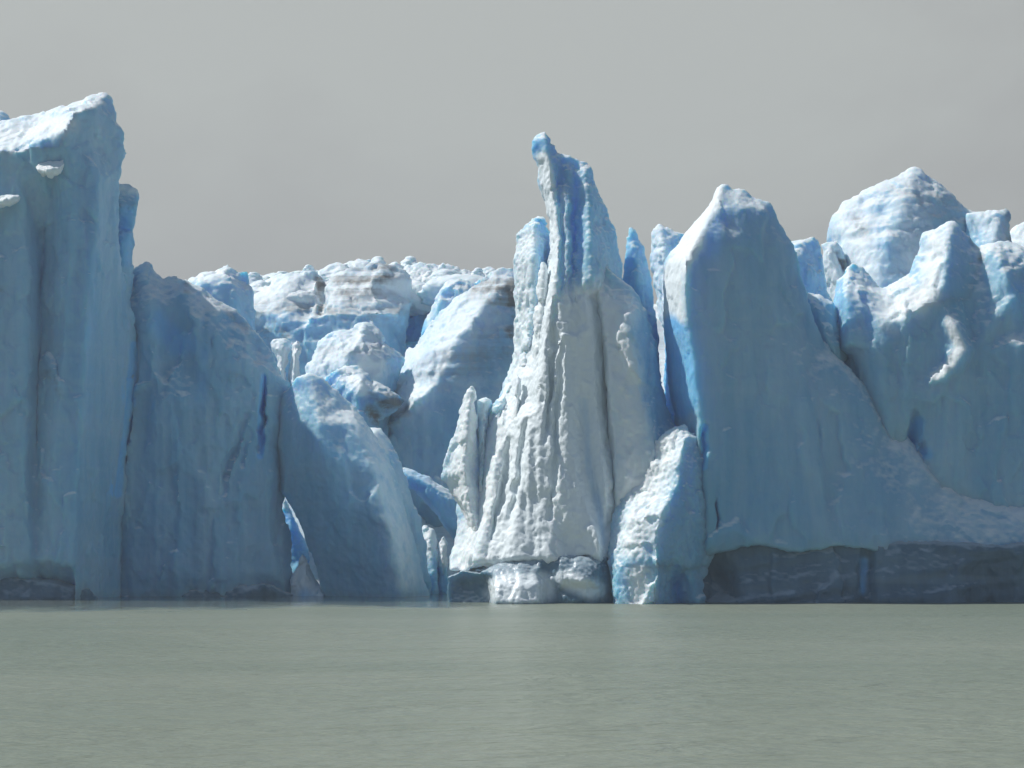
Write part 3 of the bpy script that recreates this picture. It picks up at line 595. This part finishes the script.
# right massif
t = thing('ice_cliff', 960, 152, 'bulky shaded ice cliff with a sunlit square horn on top, at the right edge', 'ice cliff')
sculpt('cliff_face', 152,
    [(832, 298), (834, 288), (840, 277), (850, 266), (854, 263), (860, 266), (865, 272), (870, 275), (877, 283), (882, 287), (890, 283), (900, 279), (910, 275), (913, 262), (918, 252), (920, 242),
     (925, 234), (935, 229), (946, 224), (952, 221), (957, 226), (962, 232), (968, 236), (971, 241), (975, 247), (980, 250), (984, 246), (992, 243), (1000, 241), (1010, 243), (1024, 246), (1060, 258, 0), (1130, 290, 0),
     (1130, 560, 4), (850, 560, 3), (838, 420), (832, 340)],
    [[(951, 226, 0.8), (948, 245, 2.6), (946, 262, 3.4), (943, 284, 4.2), (938, 297, 4.4), (925, 303, 4.5), (910, 311, 4.6), (895, 320, 4.7), (882, 327, 4.2)],
     [(846, 276, 1.8), (843, 300, 3.4), (845, 345, 4.2)], [(862, 285, 1.9), (868, 315, 3.3), (872, 350, 4.3)], [(885, 345, 4.6), (905, 335, 4.7)], [(878, 300, 2.4), (880, 318, 3.6)], [(918, 270, 1.6), (912, 288, 2.4), (895, 300, 2.6)],
     [(880, 380, 4.5), (890, 430, 4.2), (905, 470, 3.6), (900, 540, 3.8)], [(920, 400, 4.6), (914, 440, 3.4), (920, 460, 3.6)], [(926, 370, 4.5), (940, 360, 4.6), (948, 345, 4.6), (944, 328, 4.5), (946, 316, 4.4)], [(931, 381, 5.1), (945, 379, 5.6), (959, 366, 5.7), (969, 350, 5.4), (958, 336, 5.1), (955, 324, 5.0)], [(932, 388, 4.7), (950, 382, 4.8), (964, 370, 4.7), (974, 350, 4.2), (962, 328, 4.3)], [(945, 410, 4.9), (940, 470, 4.6), (940, 548, 4.8)],
     [(962, 250, 1.2), (966, 290, 2.8), (975, 350, 3.9), (985, 450, 4.3), (985, 545, 4.7)], [(978, 256, 0.9), (985, 290, 2.4)], [(995, 252, 2.0), (1006, 275, 3.4), (1010, 300, 3.9), (1014, 330, 3.4), (1016, 345, 4.2), (1020, 440, 4.5), (1020, 540, 4.8)]],
    parent=t, thick=12, rough=0.26, k=0.15, soft=1.5, flute=0.18, grain=0.04,
    cracks=[([(918, 415), (914, 440), (906, 452)], 7, 1.6), ([(925, 440), (927, 455)], 4, 1.0)],
    blue=[([(918, 420), (912, 450), (926, 452)], 12, 0.9), ([(1018, 290), (1030, 330)], 20, 0.6), ([(865, 300), (870, 340)], 14, 0.5), ([(845, 290), (850, 330)], 14, 0.4)],
    dirt=[([(972, 244), (978, 252), (983, 262)], 5, 1.3)],
    snow=[([(935, 240), (930, 290), (890, 310)], 26, 1.0), ([(884, 325), (892, 330)], 14, 0.6), ([(934, 374), (950, 366), (962, 350), (951, 322)], 9, 1.2)],  # last white band paints the small sunlit patch on the face
    cut=('horn', [(900, 210), (990, 210), (982, 262), (968, 300), (948, 300), (936, 302), (916, 306), (905, 280)]))
# dome behind it
t = thing('ice_dome', 910, 170, 'large rounded white ice dome streaked with grey, rising behind the right cliff', 'ice dome')
sculpt('dome', 170,
    [(826, 240), (826, 228), (832, 214), (842, 203), (855, 195), (870, 185), (885, 179), (900, 174), (908, 169), (915, 166), (922, 168), (930, 175), (945, 185), (958, 196), (968, 207), (978, 211), (985, 214), (992, 240), (996, 340, 4), (838, 340, 4), (836, 290), (832, 260)],
    [[(912, 176, 1.2), (905, 200, 3.4), (890, 240, 5.8), (880, 290, 7.2), (878, 330, 7.6)], [(845, 225, 2.2), (855, 260, 4.2), (862, 300, 5.4)], [(940, 200, 1.8), (950, 240, 3.6), (955, 300, 5)]],
    parent=t, thick=12, rough=0.22, k=0.9, soft=3, scallop=0.0, facet=0.12, chip=0.12, strata=0.25, dirt=[([(860, 222), (866, 240)], 9, 1.0), ([(890, 185), (960, 215)], 22, 0.35), ([(880, 270), (960, 280)], 20, 0.3)], snow=[([(850, 210), (860, 300)], 50, 0.9), ([(900, 190), (920, 280)], 50, 0.6)])  # upper right dirt tint paints that side's soft shade
sculpt('knob', 168, [(968, 213), (985, 211), (1000, 209), (1008, 207), (1011, 213), (1013, 235), (1014, 300, 2), (1014, 340, 2), (970, 340, 2), (962, 240)], [[(1000, 220, 1.6), (1000, 250, 2.6), (985, 250, 2.4), (990, 320, 3)]], parent=t, thick=8, rough=0.26, dirt=[([(1006, 208), (1011, 216), (1012, 240)], 7, 1.5)], snow=[([(980, 215), (1000, 240)], 26, 0.7)])
sculpt('broken_flank', 167, [(819, 243), (826, 240), (836, 242), (846, 252), (851, 266), (850, 300, 1), (838, 330, 1), (828, 300), (824, 275), (821, 258)], [[(830, 255, 1.2), (838, 275, 1.8), (842, 310, 2)]], parent=t, thick=5, q=1.5, rough=0.26, cracks=[([(836, 250), (843, 262), (845, 275)], 3, 0.9)], dirt=[([(836, 250), (843, 262), (845, 275)], 4, 1.4)], snow=[([(828, 250), (836, 300)], 26, 0.9)])
tag(sculpt('ice_block', 174, [(1010, 232), (1014, 226), (1020, 223), (1030, 219), (1060, 216), (1110, 235), (1120, 330, 2), (1008, 330, 2)], [[(1025, 235, 1.5), (1030, 270, 3), (1070, 260, 3)]], thick=8, rough=0.3, snow=[([(1010, 235), (1060, 235)], 40, 1)]),
    'small white ice block behind the right cliff at the right edge of the picture', 'ice block')

# ------------------------------------------------------------------ seracs on the glacier behind the front
G1 = 'ice humps on the glacier behind the front'
def hump(label, Y, poly, lines, **kw):
    kw = {**dict(thick=9, rough=0.28, k=0.12, soft=0.8, strata=0.3, scallop=0.25, facet=0.35, chip=0.24), **kw}
    kw['dirt'] = [(a_, w_ * 1.15, v_ * 1.2) for a_, w_, v_ in kw.get('dirt', ())]
    return tag(sculpt('ice_hump', Y, poly, lines, **kw), label, 'ice hump', G1)
hump('big dirt streaked white ice hump directly left of the white tower', 189,
    [(383, 386), (395, 378), (405, 362), (415, 345), (425, 328), (440, 310), (455, 297), (470, 286), (480, 279), (490, 271), (500, 267), (512, 268), (530, 274), (540, 300, 2), (540, 540, 4), (420, 540, 4), (400, 470, 2), (368, 429), (380, 421), (366, 405)],
    [[(505, 285, 1.5), (480, 310, 3.4), (455, 345, 5.4), (435, 385, 7.0), (415, 402, 7.4), (395, 420, 6.6), (378, 428, 4.6)], [(515, 340, 3.0), (500, 400, 5.2), (470, 420, 6.8), (450, 440, 7.2), (440, 500, 7.4)], [(420, 360, 4.0), (405, 385, 3.2)], [(410, 440, 6.6), (420, 500, 6.8)]],
    thick=14, dirt=[([(485, 282), (510, 300)], 26, 0.9), ([(512, 280), (510, 345)], 8, 1.5), ([(440, 370), (500, 350)], 26, 0.5), ([(380, 424), (410, 408)], 7, 0.7)], snow=[([(490, 275), (440, 340), (400, 385)], 60, 0.85), ([(440, 380), (500, 400)], 30, 0.4)], blue=[([(432, 345), (428, 355)], 18, 0.35)])
hump('rounded white ice hump with a shaded right side above the leaning buttress', 186,
    [(307, 371), (312, 357), (320, 342), (332, 332), (345, 328), (358, 322), (366, 320), (376, 324), (381, 330), (384, 343), (398, 350), (406, 360), (396, 385), (386, 440, 2), (308, 440, 2)],
    [[(364, 326, 0.8), (362, 340, 2.2), (350, 350, 3.2), (330, 362, 2.4)], [(380, 345, 1.6), (382, 360, 3.0), (378, 390, 3.2), (376, 430, 3.4)], [(340, 375, 3.6), (345, 420, 4.4)]], q=1.5, dirt=[([(320, 352), (380, 348)], 7, 0.5)], snow=[([(315, 365), (366, 330), (370, 365)], 34, 0.9)], blue=[([(392, 360), (388, 390)], 12, 0.5)])
hump('small hump with a dark dirty underside just above the leaning buttress', 181,
    [(322, 382), (330, 373), (338, 370), (345, 367), (358, 368), (368, 372), (373, 380), (385, 386), (398, 394), (405, 401), (399, 408), (386, 413), (376, 419), (372, 470, 1), (322, 470, 1)],
    [[(352, 372, 0.8), (362, 380, 2.4), (356, 396, 3.0), (360, 440, 3.2)], [(340, 382, 0.6), (346, 400, 1.6)], [(380, 395, 2.4), (390, 402, 1.8)]], q=1.3, rough=0.26, dirt=[([(385, 408), (400, 402)], 9, 1.6), ([(370, 412), (378, 425)], 9, 1.6), ([(372, 392), (392, 398)], 12, 0.6)], snow=[([(345, 368), (360, 390)], 16, 1.0)])
hump('long snow covered ice ridge with one dark vertical crack on the skyline', 203,
    [(224, 304), (240, 298), (255, 290), (270, 284), (285, 276), (300, 272), (310, 268), (318, 270), (326, 275), (335, 271), (350, 264), (370, 263), (390, 266), (404, 270), (411, 280), (412, 300), (408, 320), (402, 345), (395, 410, 4), (240, 410, 4), (238, 325)],
    [[(250, 308, 2.5), (280, 318, 5.0), (300, 322, 5.6), (330, 312, 6.4), (370, 312, 6.6), (400, 316, 4.6)], [(300, 284, 2.0), (330, 286, 2.4), (370, 280, 2.8)], [(290, 350, 6.2), (340, 350, 7.0), (385, 350, 6.0)]],
    cracks=[([(321, 268), (320, 290), (321, 312)], 4, 2.0)], dirt=[([(321, 270), (320, 310)], 6, 1.2), ([(345, 285), (380, 275)], 26, 1.0), ([(270, 330), (280, 335)], 12, 1.1), ([(250, 305), (400, 315)], 14, 0.6)], snow=[([(240, 300), (300, 285), (400, 285)], 40, 0.95)], thick=16, rough=0.5)
hump('angular shaded ice block with a lit left slope above the broad cliff', 196,
    [(176, 288), (190, 279), (205, 274), (220, 270), (227, 265), (233, 268), (238, 273), (247, 272), (250, 285), (256, 291), (256, 340, 2), (180, 340, 2)], [[(224, 271, 1.2), (200, 284, 2.4), (192, 300, 2.8)], [(235, 285, 2.4), (240, 310, 2.6)]], q=1.6, rough=0.3, k=0.15, snow=[([(180, 286), (226, 270)], 8, 1)])
hump('low layered snowy sheets just right of the angular shaded block', 212,
    [(220, 306), (232, 300), (245, 296), (255, 288), (275, 286), (292, 280), (300, 282), (300, 350, 3), (222, 350, 3)], [[(240, 304, 2), (270, 294, 2.6), (295, 292, 2.6)], [(250, 320, 4), (290, 320, 4)]], q=1.8, rough=0.55, snow=[([(225, 304), (300, 285)], 30, 1)], dirt=[([(230, 304), (290, 292)], 9, 0.5)])
hump('flat tilted bluish ice plate at the highest point of the distant skyline', 232,
    [(322, 276), (334, 268), (345, 264), (354, 261), (361, 258), (370, 257), (374, 264), (386, 267), (392, 300, 2), (322, 300, 2)], [[(345, 270, 2), (372, 270, 2)]], q=1.5, rough=0.3, k=0.15, snow=[([(355, 259), (372, 258)], 7, 1)])
hump('shaded blue ice block with a curled lit rim beside the big dirty hump', 198,
    [(420, 330), (426, 315), (431, 305), (437, 292), (443, 283), (450, 279), (462, 278), (474, 281), (486, 278), (490, 360, 2), (422, 370, 2)], [[(440, 292, 1.2), (436, 305, 2.0), (438, 330, 2.6)], [(450, 285, 1.6), (462, 300, 2.0), (465, 340, 2.4)]], q=1.5, rough=0.3, k=0.15, snow=[([(424, 320), (440, 285)], 9, 1)], blue=[([(424, 322), (420, 360)], 10, 0.8)])
hump('rough crumbly white ice band under the skyline above the blue gap', 210,
    [(386, 272), (396, 265), (406, 267), (418, 263), (430, 266), (440, 268), (450, 267), (462, 272), (475, 274), (488, 276), (490, 340, 4), (390, 350, 4), (398, 300)], [[(410, 280, 2.4), (440, 282, 2.6), (470, 284, 2.4)], [(412, 300, 3.6), (414, 340, 3.0)], [(430, 310, 2.2), (450, 320, 4)]], q=1.6, rough=0.55, grain=0.15, snow=[([(390, 275), (480, 280)], 30, 1)], blue=[([(412, 300), (414, 345)], 22, 1.2)])

# little seracs along the far skyline
protos = []
for kk, (pl, rl) in enumerate((
    ([(500, 300), (503, 286), (508, 282), (512, 279), (518, 283), (521, 290), (526, 300), (526, 315), (500, 315)], [[(510, 288, 1.6), (512, 305, 2.2)]]),
    ([(492, 302), (498, 290), (506, 286), (518, 284), (528, 287), (534, 296), (536, 315), (490, 315)], [[(508, 294, 1.6), (520, 300, 2.4)]]),
    ([(504, 300), (507, 284), (511, 275), (514, 280), (517, 290), (522, 302), (522, 315), (502, 315)], [[(512, 290, 1.2), (512, 306, 1.8)]]))):
    o = sculpt('distant_serac', 240, [(a, b + 226) for a, b in pl], [[(a, b + 226, d) for a, b, d in ln] for ln in rl], q=1.2, thick=3, rough=0.4, closed=True, snow=[([(490, 510), (530, 520)], 50, 0.9)])
    protos.append(o)
MID = 'small jagged ice blocks among the humps behind the front'
for i, (px, py, Y, sc) in enumerate(((262, 283, 214, .8), (286, 276, 216, .9), (306, 269, 222, .7), (338, 266, 222, 1.0), (356, 263, 224, .8), (382, 263, 222, 1.0), (398, 268, 218, .9), (414, 284, 206, .8), (428, 276, 208, .9),
        (447, 272, 208, .8), (463, 277, 204, .9), (476, 272, 208, .8), (251, 292, 210, .7), (296, 292, 201, .5), (408, 262, 228, .9), (490, 270, 214, .7))):
    o = protos[i % 3].copy(); COL.objects.link(o)
    o.scale = (sc * random.uniform(1.2, 2.4), sc * 1.4, sc * random.uniform(0.8, 1.2)); o.rotation_euler.z = random.uniform(-1.2, 1.2)
    o.name = 'jagged_serac'
    o.location = ((px - 512) * Y / FOC, Y, CAM_H - (py - HORIZON) * Y / FOC - 3.6 * o.scale[2])
    tag(o, 'small jagged white ice block among the humps behind the front', 'ice block', MID)
spots = []
for i in range(34):
    px = 240 + i * 8.6 + random.uniform(-4, 4)
    py = 275.5 + random.uniform(-3, 4) - 3 * math.exp(-((px - 350) / 60) ** 2)
    spots.append((px, py, random.uniform(236, 300)))
for i, (px, py, Y) in enumerate(spots):
    pr = protos[i % 3]
    o = pr if i < 3 else pr.copy()
    if i >= 3: COL.objects.link(o)
    sc = random.uniform(0.5, 1.15) * Y / 240
    hgt = 3.6 * sc
    zs = random.uniform(0.35, 0.75); o.scale = (sc * random.uniform(1.0, 2.2), sc, sc * zs)
    o.rotation_euler.z = random.uniform(-0.8, 0.8)
    top = CAM_H - (py - HORIZON) * Y / FOC
    o.location = ((px - 512) * Y / FOC, Y, top - hgt * zs)
    tag(o, 'tiny white jagged ice block on the distant glacier skyline', 'ice block', 'tiny ice blocks along the distant skyline')

# ------------------------------------------------------------------ cool moist air over the lake
def haze_box():
    x0, x1, y0, y1, z0, z1 = -1600, 1600, -1600, 1600, -4, 110
    V = np.array([(x, y, z) for z in (z0, z1) for y in (y0, y1) for x in (x0, x1)], float)
    Q = np.array([(0, 2, 3, 1), (4, 5, 7, 6), (0, 1, 5, 4), (2, 6, 7, 3), (0, 4, 6, 2), (1, 3, 7, 5)])
    m = bpy.data.materials.new('moist_air'); m.use_nodes = True; nt = m.node_tree
    for n in list(nt.nodes): nt.nodes.remove(n)
    out = nt.nodes.new('ShaderNodeOutputMaterial'); v = nt.nodes.new('ShaderNodeVolumePrincipled')
    v.inputs['Color'].default_value = (0.86, 0.93, 0.96, 1); v.inputs['Density'].default_value = 0.0006; v.inputs['Anisotropy'].default_value = 0.2
    nt.links.new(v.outputs[0], out.inputs['Volume'])
    o = bpy.data.objects.new('haze', make_mesh('haze', V, Q, np.zeros((8, 4)), m)); COL.objects.link(o); tag(o, kind='stuff')
haze_box()

# ------------------------------------------------------------------ camera, sun, sky
cam = bpy.data.cameras.new('camera'); co = bpy.data.objects.new('camera', cam); COL.objects.link(co)
co.location = (0, 0, CAM_H); co.rotation_euler = (R(90), 0, 0)
cam.sensor_width = 36; cam.lens = FOC / 1024 * 36; cam.shift_y = (HORIZON - 384) / 1024
cam.clip_start = 0.5; cam.clip_end = 5000
scene.camera = co

S = Vector((-0.60, 0.13, 0.79)).normalized()               # towards the sun: high on the left, a little behind the front
sun = bpy.data.lights.new('sun', 'SUN'); so = bpy.data.objects.new('sun', sun); COL.objects.link(so)
sun.energy = 4.6; sun.angle = R(0.5); sun.color = (1.0, 0.975, 0.935)
so.rotation_euler = S.to_track_quat('Z', 'Y').to_euler(); so.location = S * 300

w = bpy.data.worlds.new('World'); scene.world = w; w.use_nodes = True
nt = w.node_tree
for n in list(nt.nodes): nt.nodes.remove(n)
out = nt.nodes.new('ShaderNodeOutputWorld'); bg = nt.nodes.new('ShaderNodeBackground'); L = nt.links.new
sky = nt.nodes.new('ShaderNodeTexSky'); sky.sky_type = 'NISHITA'; sky.sun_disc = False
sky.sun_elevation = math.asin(S.z); sky.sun_rotation = math.atan2(S.x, S.y)
sky.air_density = 1.0; sky.dust_density = 0.0; sky.ozone_density = 4.5
SKY_K = 0.066
bg.inputs[1].default_value = SKY_K
tc = nt.nodes.new('ShaderNodeTexCoord'); sx = nt.nodes.new('ShaderNodeSeparateXYZ'); L(tc.outputs['Generated'], sx.inputs[0])
# an overcast bank fills the sky over the ice; clear sky overhead and behind the viewer
cl = tex(nt, tc.outputs['Generated'], 3.0, 5, 0.55, (1, 1, 2.2), 0.4)
side = math_(nt, 'ADD', sx.outputs[1], math_(nt, 'MULTIPLY', math_(nt, 'SUBTRACT', cl, 0.5), 0.25))
bank = ramp(nt, side, 0.55, 0.82)
g = mix(nt, ramp(nt, math_(nt, 'ADD', math_(nt, 'MULTIPLY', sx.outputs[2], 1.6), math_(nt, 'MULTIPLY', math_(nt, 'SUBTRACT', cl, 0.5), 1.1)), 0.08, 0.45), (0.385, 0.39, 0.388), (0.47, 0.492, 0.478))
sc_ = N_(nt, 'ShaderNodeVectorMath', operation='SCALE'); L(g, sc_.inputs[0]); sc_.inputs['Scale'].default_value = 1 / SKY_K
L(mix(nt, bank, sky.outputs[0], sc_.outputs[0]), bg.inputs[0]); L(bg.outputs[0], out.inputs[0])

scene.view_settings.view_transform = 'Standard'; scene.view_settings.look = 'None'
scene.view_settings.exposure = 0; scene.view_settings.gamma = 1
scene.render.engine = 'CYCLES'
scene.cycles.max_bounces = 6; scene.cycles.diffuse_bounces = 4
scene.cycles.use_denoising = True
